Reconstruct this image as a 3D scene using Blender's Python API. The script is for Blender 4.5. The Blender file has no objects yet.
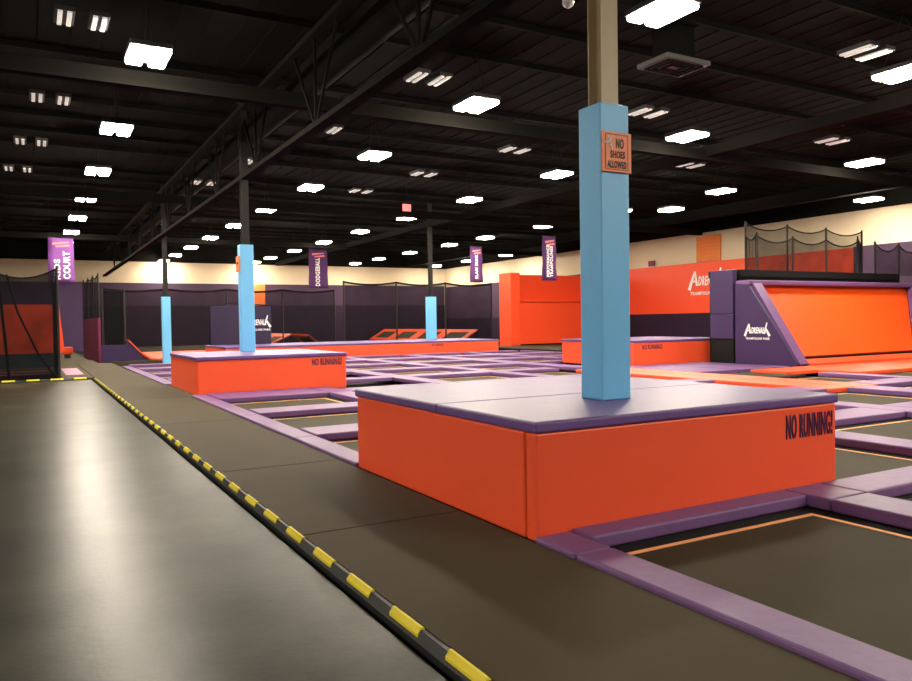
import bpy, bmesh, math, random
from mathutils import Vector, Matrix
random.seed(7)
S = bpy.context.scene
COL = S.collection
PI = math.pi

# ------------------------------------------------------------------ materials
def srgb(r, g, b):
    f = lambda c: (c / 255 / 12.92) if c / 255 <= .04045 else ((c / 255 + .055) / 1.055) ** 2.4
    return (f(r), f(g), f(b), 1)

def mat(name, col, rough=.6, spec=.5, metal=0., bump=0., bscale=30., var=0., vscale=3., coat=0., rvar=0.):
    m = bpy.data.materials.new(name); m.use_nodes = True
    nt = m.node_tree; N = nt.nodes; L = nt.links
    b = N['Principled BSDF']
    b.inputs['Base Color'].default_value = col
    b.inputs['Roughness'].default_value = rough
    b.inputs['Specular IOR Level'].default_value = spec
    b.inputs['Metallic'].default_value = metal
    if coat:
        b.inputs['Coat Weight'].default_value = coat; b.inputs['Coat Roughness'].default_value = .25
    tc = N.new('ShaderNodeTexCoord')
    if var or rvar:
        n = N.new('ShaderNodeTexNoise'); n.inputs['Scale'].default_value = vscale; n.inputs['Detail'].default_value = 5
        L.new(tc.outputs['Object'], n.inputs['Vector'])
        if var:
            mx = N.new('ShaderNodeMix'); mx.data_type = 'RGBA'
            mx.inputs['A'].default_value = tuple(c * (1 - var) for c in col[:3]) + (1,)
            mx.inputs['B'].default_value = tuple(min(1, c * (1 + var)) for c in col[:3]) + (1,)
            L.new(n.outputs['Fac'], mx.inputs['Factor']); L.new(mx.outputs['Result'], b.inputs['Base Color'])
        if rvar:
            mr = N.new('ShaderNodeMapRange')
            mr.inputs['From Min'].default_value = .3; mr.inputs['From Max'].default_value = .7
            mr.inputs['To Min'].default_value = rough - rvar; mr.inputs['To Max'].default_value = rough + rvar
            L.new(n.outputs['Fac'], mr.inputs['Value']); L.new(mr.outputs['Result'], b.inputs['Roughness'])
    if bump:
        n2 = N.new('ShaderNodeTexNoise'); n2.inputs['Scale'].default_value = bscale; n2.inputs['Detail'].default_value = 3
        bp = N.new('ShaderNodeBump'); bp.inputs['Strength'].default_value = bump; bp.inputs['Distance'].default_value = .02
        L.new(tc.outputs['Object'], n2.inputs['Vector']); L.new(n2.outputs['Fac'], bp.inputs['Height'])
        L.new(bp.outputs['Normal'], b.inputs['Normal'])
    return m

def emit(name, col, strength):
    m = bpy.data.materials.new(name); m.use_nodes = True
    b = m.node_tree.nodes['Principled BSDF']
    b.inputs['Base Color'].default_value = (.8, .8, .8, 1)
    b.inputs['Emission Color'].default_value = col
    b.inputs['Emission Strength'].default_value = strength
    return m

def netmat(name, cover, col=(.006, .006, .007, 1)):
    """woven mesh: a fine grid of dark cord, the holes really open"""
    m = bpy.data.materials.new(name); m.use_nodes = True
    nt = m.node_tree; N = nt.nodes; L = nt.links
    out = N['Material Output']; b = N['Principled BSDF']
    b.inputs['Base Color'].default_value = col; b.inputs['Roughness'].default_value = .9
    b.inputs['Specular IOR Level'].default_value = .1
    t = N.new('ShaderNodeBsdfTransparent'); mx = N.new('ShaderNodeMixShader')
    tc = N.new('ShaderNodeTexCoord'); no = N.new('ShaderNodeTexNoise'); no.inputs['Scale'].default_value = 1.3
    mr = N.new('ShaderNodeMapRange'); mr.inputs['To Min'].default_value = cover - .12; mr.inputs['To Max'].default_value = cover + .12
    L.new(tc.outputs['Object'], no.inputs['Vector']); L.new(no.outputs['Fac'], mr.inputs['Value'])
    L.new(mr.outputs['Result'], mx.inputs['Fac'])
    L.new(t.outputs[0], mx.inputs[1]); L.new(b.outputs[0], mx.inputs[2]); L.new(mx.outputs[0], out.inputs['Surface'])
    return m

M = dict(
    orange=mat('orange vinyl', (.90, .096, .028, 1), .45, .4, bump=.12, bscale=5, var=.04, vscale=1.5),
    orange_bed=mat('orange woven bed', (.90, .088, .006, 1), .6, .3, var=.03, vscale=2),
    orange_wall=mat('orange wall padding', (.85, .07, .015, 1), .5, .4, bump=.1, bscale=3),
    purple=mat('purple vinyl', (.165, .080, .225, 1), .48, .32, bump=.2, bscale=9, var=.1, vscale=4),
    purple_top=mat('purple block top vinyl', (.130, .066, .245, 1), .44, .42, bump=.12, bscale=6, var=.12, vscale=2),
    purple_deep=mat('deep purple panel vinyl', (.034, .0145, .072, 1), .5, .35, bump=.1, bscale=4, var=.08),
    wall_dark=mat('dark purple wall padding', (.020, .009, .025, 1), .7, .2, var=.1),
    wall_mid=mat('mid purple wall paint', (.056, .031, .060, 1), .75, .2, var=.08, vscale=.6),
    wall_bright=mat('purple partition paint', (.066, .033, .10, 1), .6, .3, var=.08),
    magenta=mat('magenta padding', (.19, .028, .08, 1), .55, .3),
    cream=mat('cream wall paint', (.64, .52, .36, 1), .85, .2, var=.05, vscale=.3),
    blue=mat('sky blue column padding', (.165, .53, .90, 1), .42, .45, bump=.1, bscale=4),
    steel=mat('beige painted steel', (.42, .33, .2, 1), .45, .5, var=.08),
    black_steel=mat('black painted steel', (.016, .015, .014, 1), .6, .3),
    ceil=mat('black painted deck', (.0085, .0082, .007, 1), .95, .04, var=.3, vscale=.7),
    beam=mat('dark grey painted steel', (.0085, .008, .007, 1), .95, .06),
    carpet=mat('grey brown rubber matting', (.066, .052, .029, 1), .75, .12, bump=.08, bscale=120, var=.10, vscale=1.6),
    bed=mat('black woven trampoline bed', (.046, .038, .020, 1), .75, .15, bump=.05, bscale=200, var=.16, vscale=1.2),
    black=mat('matt black', (.006, .006, .006, 1), .8, .2),
    trim=mat('pale orange webbing', (.92, .46, .20, 1), .7, .3),
    yellow=mat('safety yellow', (.80, .66, .02, 1), .5, .4),
    edge_black=mat('black edging rubber', (.014, .015, .016, 1), .5, .4),
    ink=mat('dark purple print', (.05, .012, .06, 1), .5, .3),
    black_ink=mat('black print', (.02, .012, .01, 1), .5, .3),
    white=mat('white print', (.85, .83, .82, 1), .5, .3),
    sign=mat('orange sign board', (.80, .17, .03, 1), .4, .5),
    sign_dim=mat('orange notice panel', (.72, .20, .04, 1), .6, .3, var=.1, vscale=4),
    banner=mat('purple banner cloth', (.085, .030, .125, 1), .7, .2, var=.08), banner_lit=mat('lit purple banner cloth', (.19, .06, .27, 1), .7, .2, var=.08),  # second cloth is a brighter copy, nearby lamp light put into its colour
    panel=mat('navy purple panel', (.022, .012, .040, 1), .6, .3),
    banner_pink=mat('pink banner print', (.75, .22, .22, 1), .7, .2),
    housing=mat('light fixture housing', (.05, .05, .05, 1), .5, .4),
    vent=mat('grey vent', (.10, .10, .095, 1), .6, .3),
    pinkmat=mat('pale purple mat', (.40, .22, .34, 1), .6, .3),
    teal=mat('dark teal padding', (.03, .055, .06, 1), .6, .3),
    kids_orange=mat('orange wall panel', (.80, .07, .015, 1), .6, .3),
    net=netmat('black netting', .56), net_fine=netmat('fine black netting', .5), net_kids=netmat('close black netting', .85), net_dense=netmat('dense black netting', .72),
    lamp=emit('lamp diffuser', (1, .885, .72, 1), 225.),
    dim=emit('lamp ghost glow', (1, .93, .80, 1), .42),  # glow given to the ghost images of the bright lamps
    exit=emit('red exit sign face', (1, .05, .05, 1), 1.1),
)

def concrete():
    m = bpy.data.materials.new('sealed concrete'); m.use_nodes = True
    nt = m.node_tree; N = nt.nodes; L = nt.links; b = N['Principled BSDF']
    tc = N.new('ShaderNodeTexCoord')
    n1 = N.new('ShaderNodeTexNoise'); n1.inputs['Scale'].default_value = .9; n1.inputs['Detail'].default_value = 6; n1.inputs['Roughness'].default_value = .62
    n2 = N.new('ShaderNodeTexNoise'); n2.inputs['Scale'].default_value = 26; n2.inputs['Detail'].default_value = 4
    L.new(tc.outputs['Object'], n1.inputs['Vector']); L.new(tc.outputs['Object'], n2.inputs['Vector'])
    cr = N.new('ShaderNodeValToRGB')
    cr.color_ramp.elements[0].position = .35; cr.color_ramp.elements[0].color = (.024, .025, .018, 1)
    cr.color_ramp.elements[1].position = .7; cr.color_ramp.elements[1].color = (.066, .063, .046, 1)
    L.new(n1.outputs['Fac'], cr.inputs['Fac']); L.new(cr.outputs['Color'], b.inputs['Base Color'])
    mr = N.new('ShaderNodeMapRange'); mr.inputs['From Min'].default_value = .3; mr.inputs['From Max'].default_value = .7
    mr.inputs['To Min'].default_value = .27; mr.inputs['To Max'].default_value = .285
    nt.nodes.remove(mr); b.inputs['Roughness'].default_value = .31
    bp = N.new('ShaderNodeBump'); bp.inputs['Strength'].default_value = .10; bp.inputs['Distance'].default_value = .01
    L.new(n2.outputs['Fac'], bp.inputs['Height']); L.new(bp.outputs['Normal'], b.inputs['Normal'])
    b.inputs['Specular IOR Level'].default_value = .08
    return m
M['concrete'] = concrete()

# ------------------------------------------------------------------ helpers
def add_box(bm, x0, x1, y0, y1, z0, z1, bev=0., seg=2):
    r = bmesh.ops.create_cube(bm, size=1)
    vs = r['verts']
    for v in vs:
        v.co = Vector(((x0 + x1) / 2 + v.co.x * (x1 - x0), (y0 + y1) / 2 + v.co.y * (y1 - y0), (z0 + z1) / 2 + v.co.z * (z1 - z0)))
    if bev:
        es = list({e for v in vs for e in v.link_edges})
        bmesh.ops.bevel(bm, geom=es, offset=bev, segments=seg, profile=.5, affect='EDGES')
    return bm

def box(*a, **k): return add_box(bmesh.new(), *a, **k)

def add_bar(bm, p, q, w, h=None):
    """straight bar of rectangular section between two points"""
    h = h or w
    p, q = Vector(p), Vector(q); d = (q - p); l = d.length; d.normalize()
    up = Vector((0, 0, 1)) if abs(d.z) < .95 else Vector((0, 1, 0))
    a = d.cross(up).normalized(); b = a.cross(d).normalized()
    vs = []
    for c in (p, q):
        for s, t in ((-1, -1), (1, -1), (1, 1), (-1, 1)):
            vs.append(bm.verts.new(c + a * s * w / 2 + b * t * h / 2))
    for f in ((0, 1, 2, 3), (7, 6, 5, 4), (0, 4, 5, 1), (1, 5, 6, 2), (2, 6, 7, 3), (3, 7, 4, 0)):
        bm.faces.new([vs[i] for i in f])
    return bm

def add_tube(bm, pts, r, n=8):
    pts = [Vector(p) for p in pts]; rings = []
    for i, p in enumerate(pts):
        d = (pts[min(i + 1, len(pts) - 1)] - pts[max(i - 1, 0)]).normalized()
        up = Vector((0, 0, 1)) if abs(d.z) < .95 else Vector((0, 1, 0))
        a = d.cross(up).normalized(); b = a.cross(d).normalized()
        rings.append([bm.verts.new(p + r * (a * math.cos(2 * PI * k / n) + b * math.sin(2 * PI * k / n))) for k in range(n)])
    for i in range(len(rings) - 1):
        for k in range(n):
            bm.faces.new((rings[i][k], rings[i][(k + 1) % n], rings[i + 1][(k + 1) % n], rings[i + 1][k]))
    bm.faces.new(rings[0][::-1]); bm.faces.new(rings[-1])
    return bm

def prism(poly, axis, a, b):
    """polygon of (u,v) extruded along an axis: axis 'x' -> (y,z), axis 'y' -> (x,z)"""
    bm = bmesh.new(); rows = []
    for t in (a, b):
        rows.append([bm.verts.new((t, u, v) if axis == 'x' else (u, t, v)) for u, v in poly])
    n = len(poly)
    bm.faces.new(rows[0]); bm.faces.new(rows[1][::-1])
    for i in range(n):
        bm.faces.new((rows[0][i], rows[1][i], rows[1][(i + 1) % n], rows[0][(i + 1) % n]))
    return bm

def quad(*pts):
    bm = bmesh.new(); bm.faces.new([bm.verts.new(p) for p in pts]); return bm

def obj(name, bm, m, parent=None, smooth=False, loc=None):
    bmesh.ops.recalc_face_normals(bm, faces=bm.faces)
    me = bpy.data.meshes.new(name); bm.to_mesh(me); bm.free()
    if smooth:
        for p in me.polygons: p.use_smooth = True
    me.materials.append(M[m])
    o = bpy.data.objects.new(name, me); COL.objects.link(o)
    if parent: o.parent = parent
    if loc: o.location = loc
    return o

def tag(o, label, cat, group=None, kind=None):
    o['label'] = label; o['category'] = cat
    if group: o['group'] = group
    if kind: o['kind'] = kind
    return o

def thing(name, label, cat, loc=(0, 0, 0), group=None):
    o = bpy.data.objects.new(name, None); COL.objects.link(o); o.location = loc; o.empty_display_size = .1
    return tag(o, label, cat, group)

def struct(name, bm, m, parent=None):
    o = obj(name, bm, m, parent)
    if not parent: o['kind'] = 'structure'
    return o

def dup(root, loc, label, group=None):
    r = root.copy(); COL.objects.link(r); r.location = loc; r['label'] = label
    if group: r['group'] = group
    for ch in list(root.children):
        c = ch.copy(); COL.objects.link(c); c.parent = r
        for g in list(ch.children):
            d = g.copy(); COL.objects.link(d); d.parent = c
    return r

FACE = {'-y': Matrix.Rotation(PI / 2, 4, 'X'),
        '-x': Matrix.Rotation(-PI / 2, 4, 'Z') @ Matrix.Rotation(PI / 2, 4, 'X')}

def text_bm(s, w, h, ital=0., bold=.02, face='-y', rot=0., at=(0, 0, 0), thick=.004):
    """lettering stretched to w x h, centred on a point of a wall that faces -y or -x"""
    cu = bpy.data.curves.new('lettering', 'FONT'); cu.body = s; cu.size = 1; cu.offset = bold; cu.shear = ital
    cu.space_character = 1.12; cu.extrude = .5; cu.resolution_u = 3
    t = bpy.data.objects.new('lettering', cu); COL.objects.link(t)
    dg = bpy.context.evaluated_depsgraph_get()
    me = bpy.data.meshes.new_from_object(t.evaluated_get(dg))
    bpy.data.objects.remove(t); bpy.data.curves.remove(cu)
    bm = bmesh.new(); bm.from_mesh(me); bpy.data.meshes.remove(me)
    xs = [v.co.x for v in bm.verts]; ys = [v.co.y for v in bm.verts]
    cx, cy = (min(xs) + max(xs)) / 2, (min(ys) + max(ys)) / 2
    kx, ky = w / (max(xs) - min(xs)), h / (max(ys) - min(ys))
    T = Matrix.Translation(at) @ FACE[face] @ Matrix.Rotation(rot, 4, 'Z')
    for v in bm.verts:
        v.co = T @ Vector(((v.co.x - cx) * kx, (v.co.y - cy) * ky, v.co.z * thick * 2))
    return bm

def join(a, b):
    me = bpy.data.meshes.new('t'); b.to_mesh(me); b.free(); a.from_mesh(me); bpy.data.meshes.remove(me); return a

def strokes(segs, face, at, thick=.01):
    """brush-like flat strokes given in wall coordinates: (x0,y0,w0,x1,y1,w1)"""
    bm = bmesh.new(); T = Matrix.Translation(at) @ FACE[face]
    for x0, y0, w0, x1, y1, w1 in segs:
        d = Vector((x1 - x0, y1 - y0)).normalized(); n = Vector((-d.y, d.x))
        p = [(x0 + n.x * w0 / 2, y0 + n.y * w0 / 2), (x1 + n.x * w1 / 2, y1 + n.y * w1 / 2), (x1 - n.x * w1 / 2, y1 - n.y * w1 / 2), (x0 - n.x * w0 / 2, y0 - n.y * w0 / 2)]
        lo = [bm.verts.new(T @ Vector((a, b, 0))) for a, b in p]; hi = [bm.verts.new(T @ Vector((a, b, thick))) for a, b in p]
        bm.faces.new(lo[::-1]); bm.faces.new(hi)
        for i in range(4): bm.faces.new((lo[i], lo[(i + 1) % 4], hi[(i + 1) % 4], hi[i]))
    return bm

def logo_bm(w, face, at):
    """white brush-lettered crest: tall flaring first and last letters over a small second line"""
    u = w / 10.
    bm = strokes([(-5 * u, -1.5 * u, .9 * u, -3.3 * u, 2.6 * u, .45 * u), (-3.3 * u, 2.6 * u, .5 * u, -2.75 * u, -.6 * u, .6 * u), (-4.0 * u, .3 * u, .4 * u, -2.9 * u, .5 * u, .4 * u),
                  (4.9 * u, -1.4 * u, .9 * u, 3.3 * u, 1.2 * u, .6 * u), (3.2 * u, .6 * u, .6 * u, 3.9 * u, 3.0 * u, .35 * u), (2.9 * u, -.7 * u, .5 * u, 3.4 * u, 1.7 * u, .5 * u)], face, at, .006)
    off = FACE[face] @ Vector((.2 * u, .45 * u, 0))
    join(bm, text_bm('DRENAL', 5.2 * u, 2.1 * u, .25, .03, face, 0, Vector(at) + off, .003))
    return bm
def tagline_bm(w, face, at):
    u = w / 10.
    return text_bm('TRAMPOLINE PARK', 9.6 * u, .75 * u, .1, .02, face, 0, Vector(at) + FACE[face] @ Vector((.1 * u, -2.3 * u, 0)), .003)

ORD = ['first', 'second', 'third', 'fourth', 'fifth', 'sixth', 'seventh', 'eighth', 'ninth', 'tenth', 'eleventh', 'twelfth', 'thirteenth']

# ------------------------------------------------------------------ camera
F, yaw, pt, rl = 756.15, 0.513010447, -0.0250392589, -0.0150242582
f = Vector((math.sin(yaw) * math.cos(pt), math.cos(yaw) * math.cos(pt), math.sin(pt)))
r = Vector((math.cos(yaw), -math.sin(yaw), 0)); u = r.cross(f)
r2 = math.cos(rl) * r + math.sin(rl) * u; u2 = -math.sin(rl) * r + math.cos(rl) * u
cam = bpy.data.cameras.new('camera'); co = bpy.data.objects.new('camera', cam); COL.objects.link(co)
mw = Matrix((r2, u2, -f)).transposed().to_4x4(); mw.translation = (0, 0, 1.5); co.matrix_world = mw
cam.sensor_fit = 'HORIZONTAL'; cam.sensor_width = 36; cam.lens = 36 * F / 912; cam.clip_start = .05; cam.clip_end = 300
S.camera = co

# ------------------------------------------------------------------ building shell
BW, RW, LW, NW, CH = 61.4, 33.5, -24., -26., 7.6       # back, right, left, rear wall; ceiling height
struct('floor', box(LW, 1.545, NW, 24.9, -.3, -.06), 'concrete')
struct('floor_pit', box(1.545, RW, NW, BW, -.3, -.14), 'black')
struct('floor_far', box(LW, 1.545, 24.9, BW, -.3, -.03), 'carpet')
struct('ceiling', box(LW, RW, NW, BW, CH, CH + .2), 'ceil')
struct('wall_left', box(LW - .2, LW, NW, BW, -.3, CH), 'wall_mid')
struct('wall_rear', box(LW, RW, NW - .2, NW, -.3, CH), 'wall_mid')
w = struct('wall_back', box(LW, RW, BW, BW + .2, -.3, CH), 'cream')
obj('lower_padding', box(LW, RW - .1, BW - .08, BW, -.12, 3.03), 'wall_dark', w)
obj('painted_band', box(LW, RW - .1, BW - .03, BW, 3.03, 4.77), 'wall_mid', w)
obj('dark_upper_band', box(LW, RW, BW - .05, BW, 6.36, CH), 'ceil', w)
w = struct('wall_right', box(RW, RW + .2, NW, BW, -.3, CH), 'cream')
obj('lower_padding', box(RW - .08, RW, NW, BW - .1, -.12, 1.78), 'wall_dark', w)
obj('orange_band', box(RW - .05, RW, 21.6, 37., 1.78, 4.66), 'orange_wall', w)
obj('painted_band', box(RW - .05, RW, 37., BW - .1, 1.78, 4.66), 'wall_mid', w)
obj('painted_band', box(RW - .05, RW, NW, 21.6, 1.78, 4.7), 'wall_mid', w)
obj('dark_upper_band', box(RW - .06, RW, NW, BW, 6.34, CH), 'ceil', w)
# purple partition at the end of the walkway
struct('wall_partition', box(-6., 3.15, 57., 57.2, -.14, 4.5), 'wall_bright')

# roof steel
def girder(x, zb, zt):
    bm = bmesh.new()
    add_box(bm, x - .12, x + .12, NW, BW - .2, zb - .05, zb + .05); add_box(bm, x - .12, x + .12, NW, BW - .2, zt - .05, zt + .05)
    y = -8.
    while y < BW - 5:
        add_bar(bm, (x, y, zb), (x, y, zt), .05); add_bar(bm, (x, y, zb), (x, y + 1.3, zt), .05); add_bar(bm, (x, y, zb), (x, y - 1.3, zt), .05)
        y += 4.4
    o = obj('roof_girder', bm, 'beam'); o['kind'] = 'structure'
girder(4.88, 5.25, 7.0)
o = obj('roof_girder', box(17.65, 17.95, NW, BW - .2, 6.3, 6.6), 'beam'); o['kind'] = 'structure'
o = obj('roof_girder', box(29.6, 30.0, NW, BW - .2, 6.5, 7.0), 'beam'); o['kind'] = 'structure'
for y in (16.0, 30.6, 45.2):
    o = obj('roof_beam', box(LW, RW - .1, y, y + .25, 6.2, 6.5), 'beam'); o['kind'] = 'structure'
y = 1.5
while y < BW - 2:
    if min(abs(y - q) for q in (16, 30.6, 45.2)) > .7:
        bm = add_box(bmesh.new(), LW, RW - .1, y, y + .07, 7.46, CH)
        o = obj('roof_joist', bm, 'beam'); o['kind'] = 'structure'
    y += 1.9
bm = bmesh.new()
x = LW + .3
while x < RW:
    add_box(bm, x, x + .12, NW, BW - .1, CH - .02, CH + .01); x += .6
o = obj('ceiling_deck_ribs', bm, 'ceil'); o['kind'] = 'structure'
tag(obj('air_duct', add_tube(bmesh.new(), [(5.85, y, 7.1) for y in range(-8, 60, 4)], .30, 16), 'beam', smooth=True), 'long round dark grey air duct hung under the roof beside the truss', 'duct')

# ------------------------------------------------------------------ lamps
def make_lamp(name, label, dm, w, l, gap, z, group):
    t = thing(name, label, 'ceiling light', (0, 0, z), group)
    obj('housing', box(-w / 2 - .02, w / 2 + .02, -l / 2 - .03, l / 2 + .03, .03, .13, bev=.02), 'housing', t)
    for s in (-1, 1):
        a, b = sorted((s * gap / 2, s * w / 2))
        obj('diffuser', box(a, b, -l / 2, l / 2, -.05, .03, bev=.035), dm, t)
    bm = add_tube(bmesh.new(), [(0, -l / 2, .12), (0, 0, CH - z), (0, l / 2, .12)], .008, 5)
    obj('hanger', bm, 'black_steel', t)
    return t
G = lambda a, b: [14.8 + 5.8 * k for k in range(a, b)]
rows = [(-19., G(-6, 3)), (-12., G(-6, 3)), (2.0, G(0, 7)), (8.95, G(-4, -2) + G(-1, 8) + [60.6]), (15.6, G(-6, 8) + [59.8]), (23.5, G(-5, 5) + [42.4, 48.2, 53.6, 58.45]), (31.1, [19.4, 47.4, 53.1, 58.7])]  # lamps left of and behind the camera are added to light the block faces
rown = ['second row across the concrete aisle', 'first row across the concrete aisle', 'row above the rubber walkway', 'second row from the walkway', 'third row from the walkway', 'fourth row from the walkway', 'row along the orange side wall']
ORD = ORD + [f'{i}th' for i in range(14, 24)]
lamp0 = None
for i, (x, ks) in enumerate(rows):
    seen = unseen = 0
    for y in ks:
        d = Vector((x, y, 4.9)); zc = d.dot(f)
        inside = zc > 1 and abs(d.dot(r2) / zc * F) < 470 and abs(d.dot(u2) / zc * F) < 355
        if inside: lab = f'bright white twin panel ceiling light, {ORD[seen]} back in the {rown[i]}'; seen += 1
        else: lab = f'unseen white ceiling light added as fill beyond the frame, {ORD[unseen]} of the {rown[i]}'; unseen += 1
        if lamp0 is None:
            lamp0 = make_lamp('ceiling_light', lab, 'lamp', .68, .92, .10, 6.4, 'bright ceiling lights'); lamp0.location = (x, y, 6.4)
        else: dup(lamp0, (x, y, 6.4), lab)
dup(lamp0, (25.3, 25.0, 6.4), 'bright white twin panel ceiling light set between two regular rows')
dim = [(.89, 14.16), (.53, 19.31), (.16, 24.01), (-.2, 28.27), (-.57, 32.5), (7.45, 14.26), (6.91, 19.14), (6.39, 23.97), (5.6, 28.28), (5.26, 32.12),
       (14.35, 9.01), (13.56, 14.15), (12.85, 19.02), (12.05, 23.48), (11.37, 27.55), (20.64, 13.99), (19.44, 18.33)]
dim0 = None  # lens ghosts of the bright lamps, modelled as added dim fixtures
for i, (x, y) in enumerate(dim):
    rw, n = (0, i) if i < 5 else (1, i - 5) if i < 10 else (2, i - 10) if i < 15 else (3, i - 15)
    lab = f'small dim ghost image of a ceiling lamp, {ORD[n]} back in the ' + ['faint row over the concrete aisle', 'faint row beside the roof truss', 'faint row over the first orange block', 'faint row over the orange ramp'][rw]
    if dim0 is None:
        t = dim0 = thing('lamp_ghost', lab, 'lamp ghost', (x, y, 6.6), 'dim lamp ghosts')
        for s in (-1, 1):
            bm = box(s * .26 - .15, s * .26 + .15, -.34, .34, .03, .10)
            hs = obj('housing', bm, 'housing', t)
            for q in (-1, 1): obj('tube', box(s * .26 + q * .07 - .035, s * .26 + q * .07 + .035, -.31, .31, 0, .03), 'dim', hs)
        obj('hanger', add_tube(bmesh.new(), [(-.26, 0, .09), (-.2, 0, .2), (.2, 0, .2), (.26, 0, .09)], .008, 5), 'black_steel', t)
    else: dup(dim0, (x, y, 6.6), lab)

t = thing('air_vent', 'square dark louvred ceiling vent near the beige column top', 'vent', (12.0, 11.75, 6.8))
obj('frame', box(-.62, .62, -.45, .45, 0, .1, bev=.02), 'vent', t)
bm = bmesh.new()
for k in range(3): 
    s = .5 - k * .14
    for a in ((-s, s, -s * .7, -s * .7 + .04), (-s, s, s * .7 - .04, s * .7), (-s, -s + .04, -s * .7, s * .7), (s - .04, s, -s * .7, s * .7)): add_box(bm, *a, -.03, .0)
obj('louvre', bm, 'beam', t)
obj('neck', box(-.3, .3, -.3, .3, .1, .8), 'beam', t)
t = thing('camera_dome', 'small pale security camera dome under the roof', 'camera', (7.06, 9.0, 6.2))
bm = bmesh.new(); bmesh.ops.create_uvsphere(bm, u_segments=16, v_segments=8, radius=.09); obj('dome', bm, 'white', t, True)
obj('mount', add_tube(bmesh.new(), [(0, 0, .05), (0, 0, 1.4)], .03), 'black_steel', t)
t = thing('exit_sign', 'small glowing red exit sign hung from the roof', 'exit sign', (14.62, 30.2, 6.55))
obj('case', box(-.19, .19, -.04, .04, -.15, .15), 'exit', t)
obj('lettering', text_bm('EXIT', .28, .14, at=(0, -.042, 0)), 'white', t)
obj('rod', add_tube(bmesh.new(), [(0, 0, .15), (0, 0, 1.05)], .012, 6), 'black_steel', t)

# ------------------------------------------------------------------ walkway
ys = [-1.6, 5.19, 7.88, 12.2, 16.7, 20.2, 27.2, 34.6]
for i in range(len(ys) - 1):
    a, b = ys[i], ys[i + 1]
    xr = 3.075 if a > 16 and b < 21 else 2.94
    tag(obj('walkway_mat', box(1.647, xr, a + .006, b - .006, -.14, 0, bev=.006, seg=1), 'carpet'), f'grey brown rubber walkway mat, {ORD[i]} along the yellow striped edge' if i < 12 else 'grey brown rubber walkway mat at the far end by the netted court', 'mat', 'walkway mats')
for i, (a, b) in enumerate(((34.6, 38.), (38., 47.), (47., 57.))):
    tag(obj('walkway_mat', box(.3, 2.3 if a > 37 else 2.45, a + .006, b - .006, -.14, 0, bev=.006, seg=1), 'carpet'), f'rubber mat in the far passage, {ORD[i]} before the purple partition', 'mat', 'passage mats')
tag(obj('walkway_mat', box(.82, 1.63, 24.98, 34.59, -.14, 0, bev=.006, seg=1), 'carpet'), 'narrow rubber mat beside the black kids net', 'mat', 'walkway mats')

def edge_strip(name, label, length, axis, start):
    t = thing(name, label, 'edge strip', start)
    pr = [(.064, -.14), (.118, -.14), (.118, .0), (.108, .006), (.09, .006), (.064, -.045)]
    if axis == 'y': bm = prism(pr, 'y', 0, length)
    else: bm = prism(pr, 'x', 0, length)
    obj('base', bm, 'edge_black', t)
    py = [(.073, -.03), (.112, -.03), (.112, .012), (.104, .017), (.094, .016), (.073, -.012)]
    d = .12
    while d < length - .4:
        obj('yellow_segment', prism(py, axis, d, d + .33), 'yellow', t, ); d += .61
    return t
edge_strip('edge_strip', 'black edging strip with yellow bars along the concrete and rubber walkway', 24.0, 'y', (1.525, .70, 0))
edge_strip('edge_strip', 'black edging strip with yellow bars in front of the kids net', 8.5, 'x', (-6.95, 24.8, 0))

# ------------------------------------------------------------------ trampolines and pads
XC = [3.08, 5.74, 8.65, 11.75, 14.85, 17.9, 21.0]          # lines of pads running away from the camera
XH = [.13, .24, .27, .27, .40, .27, .15]
YC = [.8, 4.0, 6.95, 9.9, 12.75, 15.65, 18.7, 21.7, 24.8, 28.0, 31.05]
YH = [.35, .25, .36, .37, .37, .38, .37, .36, .36, .36, .3]
ZT, ZB, BED = .045, -.055, -.062
BLOCKS = [(2.98, 6.24, 4.2, 7.43), (3.09, 6.45, 16.72, 20.2), (16.5, 20.75, 17.95, 21.6)]
def clear(x0, x1, y0, y1, tol=.12):
    return all(x1 < a + tol or x0 > b - tol or y1 < c + tol or y0 > d - tol for a, b, c, d in BLOCKS)
def pad(x0, x1, y0, y1, label, m='purple', group='purple trampoline pads'):
    o = obj('safety_pad', box(x0 + (.004 if x0 > 2.96 else .0), x1 - .004, y0 + .004, y1 - .004, ZB, .03 if x0 == 2.95 else ZT, bev=.018), m)
    return tag(o, label, 'pad', group)
LIM = lambda x, y: not (x > 15.3 and 12.2 < y < 18.0) and not (x > 17.6 and y < 9)
bed_cells = []
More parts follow.
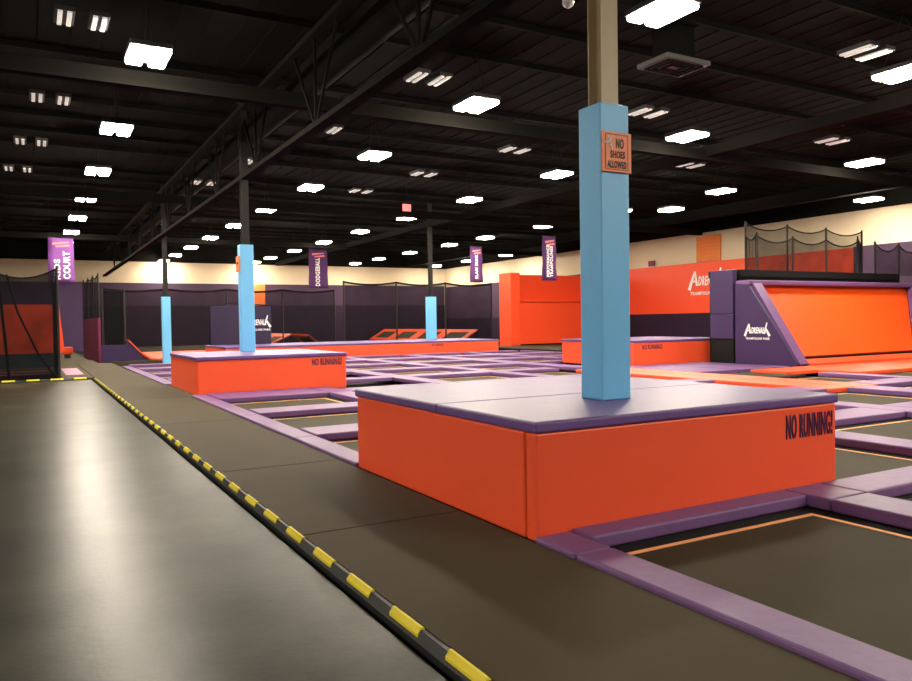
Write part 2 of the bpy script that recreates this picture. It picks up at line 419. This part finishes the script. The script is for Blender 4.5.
for i in range(6):
    for j in range(10):
        x0, x1 = XC[i] + XH[i], XC[i + 1] - XH[i + 1]; y0, y1 = YC[j] + YH[j], YC[j + 1] - YH[j + 1]
        if i == 0 and j == 0: y1 = 3.96
        if i == 3 and 2 < j < 6: x1 = 13.9
        if i == 5 and j < 3 or i == 4 and j < 1: continue
        if not LIM((x0 + x1) / 2, (y0 + y1) / 2): continue
        if not clear(x0, x1, y0, y1, .3): continue
        if i == 0 and j == 9 and False: continue
        for a, b, c, d in BLOCKS:
            if x1 + .06 > a and x0 - .06 < b and y1 + .06 > c and y0 - .06 < d:
                k = min((b - x0, 0), (x1 - a, 1), (d - y0, 2), (y1 - c, 3))[1]
                if k == 0: x0 = b + .08
                elif k == 1: x1 = a - .08
                elif k == 2: y0 = d + .08
                else: y1 = c - .08
        lab = f'dark trampoline bed with pale orange edge line, {ORD[i]} out from the walkway, {ORD[j]} row back'
        t = thing('trampoline', lab, 'trampoline', ((x0 + x1) / 2, (y0 + y1) / 2, BED), 'court trampolines')
        hx, hy = (x1 - x0) / 2 + .06, (y1 - y0) / 2 + .06
        fr = bmesh.new()
        e = .21
        for a in ((-hx, hx, -hy, -hy + e), (-hx, hx, hy - e, hy), (-hx, -hx + e, -hy + e, hy - e), (hx - e, hx, -hy + e, hy - e)): add_box(fr, *a, -.03, .004)
        obj('frame', fr, 'black', t)
        gx, gy = hx - e, hy - e
        obj('jumping_bed', box(-gx, gx, -gy, gy, -.012, 0), 'bed', t)
        tb = bmesh.new(); q = .042
        for a in ((-gx, gx, -gy, -gy + q), (-gx, gx, gy - q, gy), (-gx, -gx + q, -gy + q, gy - q), (gx - q, gx, -gy + q, gy - q)): add_box(tb, *a, -.001, .005)
        obj('edge_webbing', tb, 'trim', t)
# pads running away from the camera
for i in range(6):
    for j in range(10):
        x0, x1 = XC[i] - XH[i], XC[i] + XH[i]; y0, y1 = YC[j] + (YH[j] if i else -YH[j]), YC[j + 1] - YH[j + 1]
        if i: y0 = YC[j] - YH[j]; 
        y1 = YC[j + 1] - YH[j + 1]
        if i == 4 and 2 < j < 6: continue
        if i == 5 and (j < 3 or not LIM(XC[i], (y0 + y1) / 2)): continue
        if i == 5: x0, x1 = XC[i] - .25, XC[i] + .25
        if i == 4 and j == 2: y1 = 9.48
        for a, b, c, d in BLOCKS:
            if x1 > a + .02 and x0 < b - .02 and y1 > c and y0 < d:
                if c - y0 > y1 - d: y1 = c - .005
                else: y0 = d + .005
        if y1 - y0 < .2: continue
        if i == 0: x0, x1 = 2.95, 3.25
        pad(x0, x1, y0, y1, f'purple vinyl pad lengthwise on the {ORD[i]} pad line from the walkway, {ORD[j]} row back')
# pads running across
for i in range(6):
    for j in range(1, 11):
        x0, x1 = XC[i] + XH[i], XC[i + 1] - XH[i + 1]; y0, y1 = YC[j] - YH[j], YC[j] + YH[j]
        if i == 0: x0 = 3.25
        if i == 0 and j == 1: y0 = 3.95
        if i == 0 and j == 5: y1 = 16.69
        if i == 3 and 2 < j < 7: x1 = 13.9
        if i == 4 and j in (3,): x0 = 15.56
        if i == 5 and j < 3 or i == 4 and j < 1: continue
        if not LIM((x0 + x1) / 2, YC[j]): continue
        for a, b, c, d in BLOCKS:
            if x1 > a + .05 and x0 < b - .05:
                if c < y1 and y0 < c: y1 = min(y1, c - .005)
                elif y0 < d < y1: y0 = d + .005
                elif y0 >= c and y1 <= d:
                    if x1 > b: x0 = b + .005
                    elif x0 < a: x1 = a - .005
                    else: y1 = y0
        if y1 - y0 < .1 or x1 - x0 < .15: continue
        pad(x0, x1, y0, y1, f'purple vinyl pad crosswise after trampoline row {ORD[j - 1]}, {ORD[i]} out from the walkway')
pad(20.85, 21.15, 21.7, 30.7, 'long purple pad along the outer edge of the trampoline court')

# orange runway pads toward the ramp
for k, (xa, xb) in enumerate(((13.93, 14.72), (14.74, 15.55))):
    for n, (ya, yb) in enumerate(((9.5, 12.1), (12.1, 14.8), (14.8, 17.6))):
        pad(xa, xb, ya, yb, f'orange floor pad in the {["inner", "outer"][k]} runway line, {ORD[n]} counting away from the big block', 'orange', 'orange runway pads')
pad(15.6, 17.2, 14.5, 17.85, 'purple floor pad between orange runway and the small orange block', 'purple')
pad(17.25, 19.4, 14.5, 17.85, 'purple floor pad at the foot of the logo side panel', 'purple')
# flat orange mats before the ramp
k = 0
for (xa, xb, ya, yb) in ((17.4, 20.6, 13.1, 14.27), (20.6, 24.2, 13.1, 14.27), (24.2, 28.6, 13.1, 14.27), (18.6, 21.6, 11.9, 13.08), (21.6, 25., 11.9, 13.08), (25., 28.6, 11.9, 13.08)):
    pad(xa, xb, ya, yb, f'flat orange mat in the {["line touching the ramp", "line one step off the ramp"][k // 3]}, {ORD[k % 3]} along', 'orange', 'orange ramp mats'); k += 1
t = thing('trampoline', 'dark trampoline bed between orange runway and orange ramp mats', 'trampoline', (16.4, 13.35, -.02), 'court trampolines')
obj('frame', box(-.8, .95, -.85, .9, -.08, 0), 'black', t); obj('jumping_bed', box(-.65, .8, -.7, .75, 0, .008), 'bed', t)

# ------------------------------------------------------------------ orange blocks
def orange_block(x0, x1, y0, y1, zt, label, seam, lettering, name='padded_block'):
    t = thing(name, label, 'padded block', ((x0 + x1) / 2, (y0 + y1) / 2, 0))
    T = Matrix.Translation((-(x0 + x1) / 2, -(y0 + y1) / 2, 0))
    def part(n, bm, m):
        bm.transform(T); return obj(n, bm, m, t)
    zp = zt - .08
    part('core', box(x0 + .07, x1 - .07, y0 + .07, y1 - .07, -.14, zp), 'black')
    part('side_pad', box(x0, x0 + .08, y0 + .152, y1, -.02, zp - .004, bev=.015), 'orange')
    part('side_pad', box(x1 - .08, x1, y0 + .09, y1, -.02, zp - .004, bev=.015), 'orange')
    part('front_pad', box(x0, x1, y0, y0 + .085, -.02, zp - .004, bev=.015), 'orange')
    part('corner_pad', box(x0 + .002, x0 + .08, y0 + .08, y0 + .13, -.02, zp - .004, bev=.012), 'orange')
    part('rear_pad', box(x0 + .09, x1 - .09, y1 - .08, y1, -.02, zp - .004, bev=.015), 'orange')
    for a, b in ((y0 - .02, seam - .004), (seam + .004, y1 + .02)):
        part('top_pad', box(x0 - .02, x1 + .02, a, b, zp, zt, bev=.02, seg=3), 'purple_top')
    lx, lz, lw, lh = lettering
    part('lettering', text_bm('NO RUNNING!', lw, lh, 0, .018, '-y', 0, (lx, y0 - .003, lz), .004), 'ink')
    return t
orange_block(2.98, 6.24, 4.2, 7.43, .81, 'large orange block with purple top around the tallest blue column', 5.62, (5.875, .56, .62, .21))
orange_block(3.09, 6.45, 16.72, 20.2, .82, 'orange block with purple top beside the walkway around the second blue column', 18.5, (5.98, .62, .72, .16))
orange_block(16.5, 20.75, 17.95, 21.6, .82, 'orange block with purple top in front of the purple tower panel', 19.8, (17.3, .6, .85, .16))
orange_block(6.95, 20.15, 31.5, 35.6, .60, 'long low orange platform with purple top across the far trampoline court', 33.6, (16.75, .42, .62, .13), 'padded_platform')

# ------------------------------------------------------------------ columns
def column(x0, x1, y0, y1, z0, z1, label, steel='steel'):
    t = thing('padded_column', label, 'column', ((x0 + x1) / 2, (y0 + y1) / 2, z0))
    cx, cy, h = (x0 + x1) / 2, (y0 + y1) / 2, z1 - z0
    hx, hy = (x1 - x0) / 2, (y1 - y0) / 2
    obj('pad_sleeve', box(-hx, hx, -hy, hy, 0, h, bev=.012), 'blue', t)
    bm = bmesh.new()
    zt = CH - z0
    add_box(bm, -.09, .09, -.09, -.076, h - .1, zt); add_box(bm, -.09, .09, .076, .09, h - .1, zt); add_box(bm, -.007, .007, -.08, .08, h - .1, zt)
    obj('steel_post', bm, steel, t)
    return t
column(4.215, 4.53, 4.96, 5.25, .81, 3.33, 'tall sky blue padded column rising from the large orange block')
column(4.69, 5.03, 19.4, 19.68, .82, 3.54, 'sky blue padded column on the second orange block by the walkway', 'black_steel')
column(4.92, 5.26, 34.1, 34.4, -.14, 2.74, 'slim blue padded column standing on the floor at the walkway end', 'black_steel')
column(17.52, 17.96, 33.85, 34.2, .60, 2.77, 'blue padded column on the long low orange platform', 'black_steel')

# signs on the columns
t = thing('sign', 'orange no shoes allowed sign on the tallest blue column', 'sign', (4.375, 4.952, 2.915))
obj('board', box(-.165, .165, -.012, 0, -.17, .17, bev=.006), 'sign', t)
bm = bmesh.new()
for a in ((-.125, .125, .145, .15), (-.125, .125, -.15, -.145), (-.125, -.12, -.145, .145), (.12, .125, -.145, .145)): add_box(bm, a[0], a[1], -.0145, -.012, a[2], a[3])
obj('border', bm, 'black_ink', t)
for wd_, ww, hh, px, pz in (('NO', .085, .085, .035, .075), ('SHOES', .16, .062, .01, -.02), ('ALLOWED', .21, .062, 0, -.105)):
    obj('lettering', text_bm(wd_, ww, hh, 0, .03, '-y', 0, (px, -.013, pz), .002), 'black_ink', t)
obj('figure_print', add_tube(bmesh.new(), [(-.15, -.014, .08), (-.105, -.014, .07), (-.075, -.014, .095), (-.045, -.014, .145), (-.075, -.014, .095), (-.068, -.014, .05), (-.055, -.014, .02), (-.075, -.014, .085), (-.095, -.014, .115), (-.085, -.014, .13)], .008, 5), 'white', t)
t = thing('sign', 'small orange sign on the side of the second blue column', 'sign', (4.685, 19.56, 3.05))
obj('board', box(-.03, 0, -.16, .16, -.2, .2, bev=.006), 'sign', t)
obj('lettering', text_bm('NO SHOES', .22, .06, 0, .02, '-x', 0, (-.031, 0, .02), .002), 'black_ink', t)

# ------------------------------------------------------------------ netted ramp
t = thing('trampoline_ramp', 'large orange slanted trampoline ramp in a purple padded frame', 'ramp', (19.5, 14.4, -.14))
O = Vector((-19.5, -14.4, .14)); T = Matrix.Translation(O)
def rp(n, bm, m, par=None):
    bm.transform(T); return obj(n, bm, m, par or t)
prof = [(14.35, -.14), (16.55, -.14), (16.55, 2.56), (16.05, 2.52), (14.35, .12)]
sp = rp('side_panel', prism(prof, 'x', 19.5, 19.64), 'purple_deep')
rp('logo_crest', logo_bm(.92, '-x', (19.494, 15.72, 1.05)), 'white', sp); rp('lettering', tagline_bm(.92, '-x', (19.494, 15.72, 1.05)), 'white', sp)
rp('side_panel', prism(prof, 'x', 28.95, 29.1), 'purple_deep')
def slab(pts, off):
    bm = bmesh.new(); off = Vector(off); lo = [bm.verts.new(p) for p in pts]; hi = [bm.verts.new(Vector(p) + off) for p in pts]
    n = len(pts); bm.faces.new(lo[::-1]); bm.faces.new(hi)
    for i in range(n): bm.faces.new((lo[i], lo[(i + 1) % n], hi[(i + 1) % n], hi[i]))
    return bm
N_ = (0, -.22, .16)
rp('slope_pad', slab([(19.645, 14.56, -.07), (20.04, 14.56, -.07), (20.04, 16.2, 2.40), (19.645, 16.2, 2.40)], N_), 'purple')
rp('slope_pad', slab([(25.75, 14.5, .2), (26.6, 14.5, .2), (28.95, 16.2, 2.5), (28.3, 16.2, 2.5)], N_), 'purple')
rp('orange_bed', slab([(20.0, 14.66, .28), (25.9, 14.66, .28), (28.4, 16.3, 2.42), (20.0, 16.3, 2.42)], (0, -.04, .03)), 'orange_bed')
rp('upper_bed_band', box(20.0, 28.4, 16.3, 16.38, 2.2, 2.52), 'orange')
rp('lower_seam', box(20.0, 25.9, 14.58, 14.66, .2, .27), 'black')
rp('header_pad', box(19.5, 29.1, 15.98, 16.55, 2.50, 2.66, bev=.05, seg=3), 'purple')
rp('lower_pad', prism([(14.3, .0), (14.3, .1), (14.58, .22), (14.66, .2), (14.66, .0)], 'x', 20.05, 26.), 'orange')
rp('backing', box(19.7, 28.9, 16.42, 16.55, -.14, 2.5), 'black')
t = thing('jump_platform', 'black raised deck behind the orange ramp', 'platform', (24.5, 18.5, -.14))
obj('deck', box(-4.7, 4., -1.9, -.6, 2.95, 3.17), 'black', t)
obj('base', box(-4.7, 4., -1.85, -.65, 0, 2.95), 'black', t)
t = thing('tower_panel', 'tall purple padded panel standing beside the orange ramp', 'panel', (19.55, 17.05, -.14))
obj('upper_pad', box(-.1, .1, -.45, .47, 1.75, 3.16, bev=.02), 'purple_deep', t)
obj('lower_pad', box(-.1, .1, -.45, .47, .95, 1.74, bev=.02), 'purple_deep', t)
obj('base', box(-.06, .1, -.43, .45, 0, .96), 'black', t)

def scallop(p, q, z0, z1, n, sag, seg=10):
    """hanging net between two ground points, top edge sagging between n posts"""
    bm = bmesh.new(); p, q = Vector(p), Vector(q); lo, hi = [], []
    for i in range(n * seg + 1):
        s = i / (n * seg); k = (s * n) % 1
        c = p + (q - p) * s; zz = z1 - sag * 4 * k * (1 - k)
        nrm = Vector((-(q - p).y, (q - p).x)).normalized() * .05 * math.sin(s * 23)
        lo.append(bm.verts.new((c.x, c.y, z0))); hi.append(bm.verts.new((c.x + nrm.x, c.y + nrm.y, zz)))
    for i in range(n * seg): bm.faces.new((lo[i], lo[i + 1], hi[i + 1], hi[i]))
    return bm
def top_rope(p, q, z1, n, sag, r=.025, seg=10):
    p, q = Vector(p), Vector(q); pts = []
    for i in range(n * seg + 1):
        s = i / (n * seg); k = (s * n) % 1
        c = p + (q - p) * s; pts.append((c.x, c.y, z1 - sag * 4 * k * (1 - k)))
    return add_tube(bmesh.new(), pts, r, 5)
def net(name, label, runs, z0, z1, n, sag, m='net', pr=.035, base=None, extra=.06, rope=.025):
    x, y = runs[0][0]; t = thing(name, label, 'net', (x, y, z0))
    T = Matrix.Translation((-x, -y, -z0)); done = set()
    for k, (p, q) in enumerate(runs):
        nn = n[k] if isinstance(n, (list, tuple)) else n
        zz = z1[k] if isinstance(z1, (list, tuple)) else z1
        b = scallop(p, q, z0, zz, nn, sag); b.transform(T); obj('netting', b, m, t)
        b = top_rope(p, q, zz, nn, sag, rope); b.transform(T); obj('top_rope', b, 'black', t)
        for i in range(nn + 1):
            c = Vector(p) + (Vector(q) - Vector(p)) * i / nn
            key = (round(c.x, 2), round(c.y, 2))
            if key in done or pr == 0: continue
            done.add(key)
            b = add_tube(bmesh.new(), [(c.x, c.y, z0 if base is None else base), (c.x, c.y, zz + extra)], pr, 6); b.transform(T); obj('post', b, 'black_steel', t)
    return t
net('safety_net', 'black mesh net cage with scalloped top on the deck behind the orange ramp', [((21.1, 17.0), (26.55, 17.0)), ((21.45, 17.75), (28.0, 17.75)), ((21.1, 17.0), (21.45, 17.75)), ((26.55, 17.0), (28.0, 17.75))], 3.04, [4.2, 4.72, 4.3, 4.4], [3, 3, 1, 1], .2, 'net_fine', .035)
net('safety_net', 'black mesh net hanging in swags beside the ramp net cage', [((28.6, 17.6), (33.3, 17.6))], 3.06, 4.3, [3], .3, 'net', .04, base=-.1)

# ------------------------------------------------------------------ orange wall runs
t = thing('padded_wall', 'tall orange padded stunt wall with a recessed upper bay', 'padded wall', (23.7, 37., -.14))
T = Matrix.Translation((-23.7, -37., .14))
for n, a in (('end_pillar', (24.4, 25.05, 36.75, 38., -.14, 4.3)), ('lower_panel', (25.05, 33.2, 36.9, 37.9, .1, 2.6)), ('ledge_pad', (25.05, 33.2, 36.78, 37.9, 2.6, 2.7)), ('upper_panel', (25.05, 33.2, 37.85, 38., 2.7, 4.27)), ('recess_side', (25.05, 25.2, 37.2, 37.85, 2.7, 4.27))):
    b = box(*a, bev=.02); b.transform(T); obj(n, b, 'orange_wall', t)
b = box(25.05, 33.2, 37.0, 37.9, -.14, .1); b.transform(T); obj('kick_base', b, 'black', t)
pad(22.3, 33., 34.9, 36.7, 'brown grey landing mat at the foot of the tall orange wall', 'bed', 'wall landing mats')
tag(obj('frame_rail', box(21.25, 21.6, 27.0, 36.0, -.14, .10), 'black'), 'low black frame rail between trampoline court and the tall orange wall', 'rail')
pad(21.65, 33., 27., 34.8, 'dark mat beyond the low black frame rail', 'bed', 'wall landing mats')

t = thing('wall_logo', 'white brush-lettered trampoline park logo on the orange side wall', 'logo', (RW - .07, 30.35, 3.5))
obj('logo_crest', logo_bm(2.6, '-x', (0, 0, 0)), 'white', t); obj('lettering', tagline_bm(2.6, '-x', (0, 0, 0)), 'white', t)
t = thing('notice_board', 'orange brown notice panel on the cream side wall above the logo', 'notice', (RW - .07, 30.2, 5.4))
obj('board', box(-.05, .06, -.85, .85, -.72, .72), 'sign_dim', t)
bm = bmesh.new()
for k in range(5): add_box(bm, -.056, -.05, -.6, .6, .5 - k * .2, .53 - k * .2)
obj('printed_lines', bm, 'orange_wall', t)
tag(obj('exit_box', box(RW - .15, RW - .06, 34.4, 34.9, 4.72, 5.05, bev=.02), 'magenta'), 'small dark red box on the cream side wall', 'exit sign')
t = thing('notice_board', 'bright orange square panel on the far wall behind the second blue column', 'notice', (16.05, BW - .1, 3.9))
obj('board', box(-.75, .7, -.05, .04, -.85, .85), 'sign', t)

# ------------------------------------------------------------------ dodgeball courts beyond the platform
def ramp_row(label_fn, x_low, x_top, y0, y1, n, zl=.05, zt=.8):
    d = (y1 - y0) / n
    for k in range(n):
        a, b = y0 + d * k, y0 + d * (k + 1)
        t = thing('angled_trampoline', label_fn(k), 'angled trampoline', (x_low, a, -.14), 'dodgeball court angled trampolines')
        T = Matrix.Translation((-x_low, -a, .14))
        P = lambda s, y, off=0: (x_low + (x_top - x_low) * s, y, zl + (zt - zl) * s + off)
        for (s0, s1, ya, yb) in ((0, .16, a, b), (.78, 1, a, b), (.16, .78, a, a + d * .16), (.16, .78, b - d * .16, b)):
            bm = bmesh.new(); vs = [bm.verts.new(P(s, y, o)) for o in (-.06, .03) for s, y in ((s0, ya), (s1, ya), (s1, yb), (s0, yb))]
            for q in ((3, 2, 1, 0), (4, 5, 6, 7), (0, 1, 5, 4), (1, 2, 6, 5), (2, 3, 7, 6), (3, 0, 4, 7)): bm.faces.new([vs[i] for i in q])
            bm.transform(T); obj('frame_pad', bm, 'orange', t)
        bm = quad(P(.14, a + d * .14), P(.8, a + d * .14), P(.8, b - d * .14), P(.14, b - d * .14)); bm.transform(T); obj('jumping_bed', bm, 'bed', t)
        bm = bmesh.new()
        for y in (a + .1, b - .1): add_bar(bm, P(.97, y, -.05), (x_top, y, -.14), .08)
        bm.transform(T); obj('support_leg', bm, 'black_steel', t)
ramp_row(lambda k: f'orange framed angled trampoline in the inner dodgeball court, {ORD[k]} back from the platform', 12.9, 14.6, 47.3, 60., 4, .1, .85)
ramp_row(lambda k: f'orange framed angled trampoline behind the platform column, {ORD[k]} back from the platform', 25.3, 26.7, 44.3, 60., 4, .1, .92)
ramp_row(lambda k: f'orange framed angled trampoline leaning toward the slim blue column, {ORD[k]} back', 16.7, 15.7, 47.3, 51., 1)
pad(5.0, 9.5, 36.6, 46., 'flat orange court mat beyond the slim blue column', 'orange', 'dodgeball court mats')
tag(obj('court_floor', box(5.0, 31., 46.2, 60.5, -.14, -.02), 'bed'), 'dark floor of the netted dodgeball courts', 'floor mat')
t = thing('court_side_wall', 'low dark purple side wall with a curved orange slope edge at the walkway end', 'side wall', (2.62, 35., -.14))
T = Matrix.Translation((-2.62, -35., .14))
b = prism([(2.62, -.14), (4.7, -.14), (4.15, .22), (3.75, .84), (3.62, .86), (3.55, .72), (2.62, .72)], 'y', 35., 35.2); b.transform(T); obj('panel', b, 'purple_deep', t)
bm = bmesh.new(); pp = [(3.66, .88), (3.9, .62), (4.2, .28), (4.55, .04), (5.0, .0)]
for i in range(4):
    (x0, z0), (x1, z1) = pp[i], pp[i + 1]
    vs = [bm.verts.new((x, y, z + o)) for o in (0, .07) for x, z, y in ((x0, z0, 34.95), (x1, z1, 34.95), (x1, z1, 36.5), (x0, z0, 36.5))]
    for q in ((3, 2, 1, 0), (4, 5, 6, 7), (0, 1, 5, 4), (1, 2, 6, 5), (2, 3, 7, 6), (3, 0, 4, 7)): bm.faces.new([vs[k] for k in q])
bm.transform(T); obj('slope_pad', bm, 'orange', t)
tag(obj('curb', box(2.98, 4.8, 34.66, 34.9, -.14, .03, bev=.02), 'carpet'), 'pale low curb in front of the purple court side wall', 'curb')
# magenta passage wall and nets
t = thing('passage_wall', 'magenta padded passage wall below the dark netting', 'side wall', (2.5, 38., -.14))
b = slab([(2.6, 36.5, -.14), (2.72, 36.5, -.14), (2.45, 42.2, -.14), (2.33, 42.2, -.14)], (0, 0, 2.04)); b.transform(Matrix.Translation((-2.5, -38., .14)))
obj('padding', b, 'magenta', t)
net('safety_net', 'dense black net above the magenta passage wall', [((2.66, 36.6), (2.40, 42.2))], 1.92, 3.8, [3], .12, 'net_dense', .03)
net('court_net', 'black court net on poles above the purple court side wall', [((2.7, 35.3), (3.55, 35.3))], .72, 3.05, [1], .05, 'net_dense', .05)
net('court_net', 'long black court net with sagging top rope behind the long platform', [((3.6, 47.), (17.4, 47.))], -.1, 3.66, [4], .14, 'net', .05, rope=.06)
net('court_net', 'black court net with sagging top rope behind the platform column', [((16.9, 44.), (27.6, 44.))], 0, 4.05, [3], .16, 'net', .06, rope=.06)
t = thing('logo_panel', 'dark purple divider panel with white logo behind the second blue column', 'panel', (7.05, 34.9, .6))
obj('panel', box(0, 2.75, 0, .08, 0, 1.75, bev=.02), 'panel', t)
bm = add_tube(bmesh.new(), [(-.03, -.02, 0), (-.03, -.02, 1.78), (.9, -.02, 1.9), (1.6, -.02, 1.85), (2.78, -.02, 1.78)], .025, 6); obj('rim', bm, 'black', t)
obj('logo_crest', logo_bm(1.25, '-y', (2.1, -.006, .95)), 'white', t); obj('lettering', tagline_bm(1.25, '-y', (2.1, -.006, .95)), 'white', t)

# ------------------------------------------------------------------ kids court
net('kids_net', 'big black net enclosure with swagged top at the kids court', [((.74, 25.35), (-6.6, 25.35)), ((.74, 25.35), (.74, 30.))], -.03, 3.25, [4, 1], .3, 'net_kids', .035)
t = thing('net_pole', 'slanting black pole leaning inside the kids net', 'pole', (-.55, 25.6, -.03))
obj('pole', add_tube(bmesh.new(), [(0, 0, 0), (-.17, 0, 2.4), (-.2, 0, 3.2)], .04), 'black_steel', t)
obj('brace', add_tube(bmesh.new(), [(1.2, .05, .03), (.75, .05, .75), (.25, .05, 2.0), (0., .05, 3.1)], .03), 'black_steel', t)
t = thing('padded_wall', 'orange padded wall panel behind the kids net', 'padded wall', (-2.5, 33., -.03))
obj('orange_panel', prism([(-5., .55), (3.5, .55), (3.66, .6), (3.5, 2.42), (-5., 2.42)], 'y', 0, .12), 'kids_orange', t)
obj('dark_base', box(-5., 3.5, .02, .14, 0, .55), 'teal', t)
for k, (ya, yb) in enumerate(((25.9, 26.7), (27.2, 28.2))):
    tag(obj('floor_pad', box(-6.5, .6, ya, yb, -.03, .1, bev=.02), 'magenta'), ['pink purple floor pad just inside the kids net', 'second pink purple floor pad inside the kids net'][k], 'pad', 'kids court pads')
tag(obj('floor_mat', box(.94, 1.45, 26.3, 30.5, 0, .03, bev=.01), 'pinkmat'), 'pale purple floor mat outside the kids net corner', 'mat')
t = thing('padded_stool', 'small orange padded block in the passage beyond the kids net', 'padded block', (1.55, 41.3, 0))
obj('seat', box(-.2, .25, -.25, .25, .2, .55, bev=.04), 'kids_orange', t); obj('base', box(-.12, .15, -.15, .15, 0, .2), 'teal', t)

# ------------------------------------------------------------------ banners
def banner(x, y, w, zb, zt, lines, label, m='banner'):
    t = thing('hanging_banner', label, 'banner', (x, y, zb))
    bm = bmesh.new(); n = 12; h = zt - zb; grid = []
    for i in range(n + 1):
        for j in range(5):
            a = -w / 2 + w * j / 4; zz = h * i / n
            grid.append(bm.verts.new((a * (1 - .06 * i / n), .03 * math.sin(i * .9 + j) , zz)))
    for i in range(n):
        for j in range(4): bm.faces.new((grid[i * 5 + j], grid[i * 5 + j + 1], grid[i * 5 + j + 6], grid[i * 5 + j + 5]))
    r = bmesh.ops.extrude_face_region(bm, geom=bm.faces[:])
    for v in r['geom']:
        if isinstance(v, bmesh.types.BMVert): v.co.y += .015
    obj('cloth', bm, m, t, True)
    obj('top_print', strokes([(-w * .32, h * .86, h * .05, w * .3, h * .9, h * .03), (-w * .2, h * .80, h * .03, w * .32, h * .83, h * .05)], '-y', (0, -.05, 0), .01), 'banner_pink', t)
    for s, cx, lw, lh, cz in lines: obj('lettering', text_bm(s, lw, lh, 0, .03, '-y', PI / 2, (cx, -.06, cz), .006), 'white', t)
    bm = add_tube(bmesh.new(), [(-w / 2, 0, h), (w / 2, 0, h)], .02, 6)
    for s in (-.4, .4): add_tube(bm, [(w * s, 0, h), (w * s, 0, CH - zb)], .006, 4)
    obj('hanging_rod', bm, 'black_steel', t)
banner(1.37, 40., 1.12, 3.6, 5.7, [('KIDS', -.18, .95, .26, .62), ('COURT', .22, 1.3, .3, .82)], 'purple kids court banner hanging over the passage', 'banner_lit')
banner(14.95, 43., 1.19, 3.6, 5.9, [('DODGEBALL', -.06, 1.65, .27, .95)], 'purple dodgeball banner hanging over the far courts, wider of the two there')
banner(24.05, 40., .9, 3.9, 6.1, [('SLAM', -.02, .68, .2, .55), ('DUNK', -.02, .7, .2, 1.36)], 'slim purple banner hanging beside the end of the tall orange wall')
banner(22.2, 30., .86, 3.44, 5.6, [('PERFORMANCE', -.12, 1.55, .17, .95), ('TRAMPOLINES', .09, 1.5, .17, .92)], 'slim purple two-line banner hanging in front of the tall orange wall')

# ------------------------------------------------------------------ render look
wd = bpy.data.worlds.new('world'); S.world = wd; wd.use_nodes = True
wd.node_tree.nodes['Background'].inputs[0].default_value = (.9, .85, .8, 1); wd.node_tree.nodes['Background'].inputs[1].default_value = .02
S.view_settings.view_transform = 'Standard'; S.view_settings.look = 'None'; S.view_settings.exposure = 0; S.view_settings.gamma = 1
S.view_settings.use_curve_mapping = False
S.cycles.use_denoising = True
try: S.cycles.denoiser = 'OPENIMAGEDENOISE'
except Exception: pass
S.cycles.use_light_tree = True
S.cycles.max_bounces = 6; S.cycles.transparent_max_bounces = 12
S.cycles.sample_clamp_indirect = 6
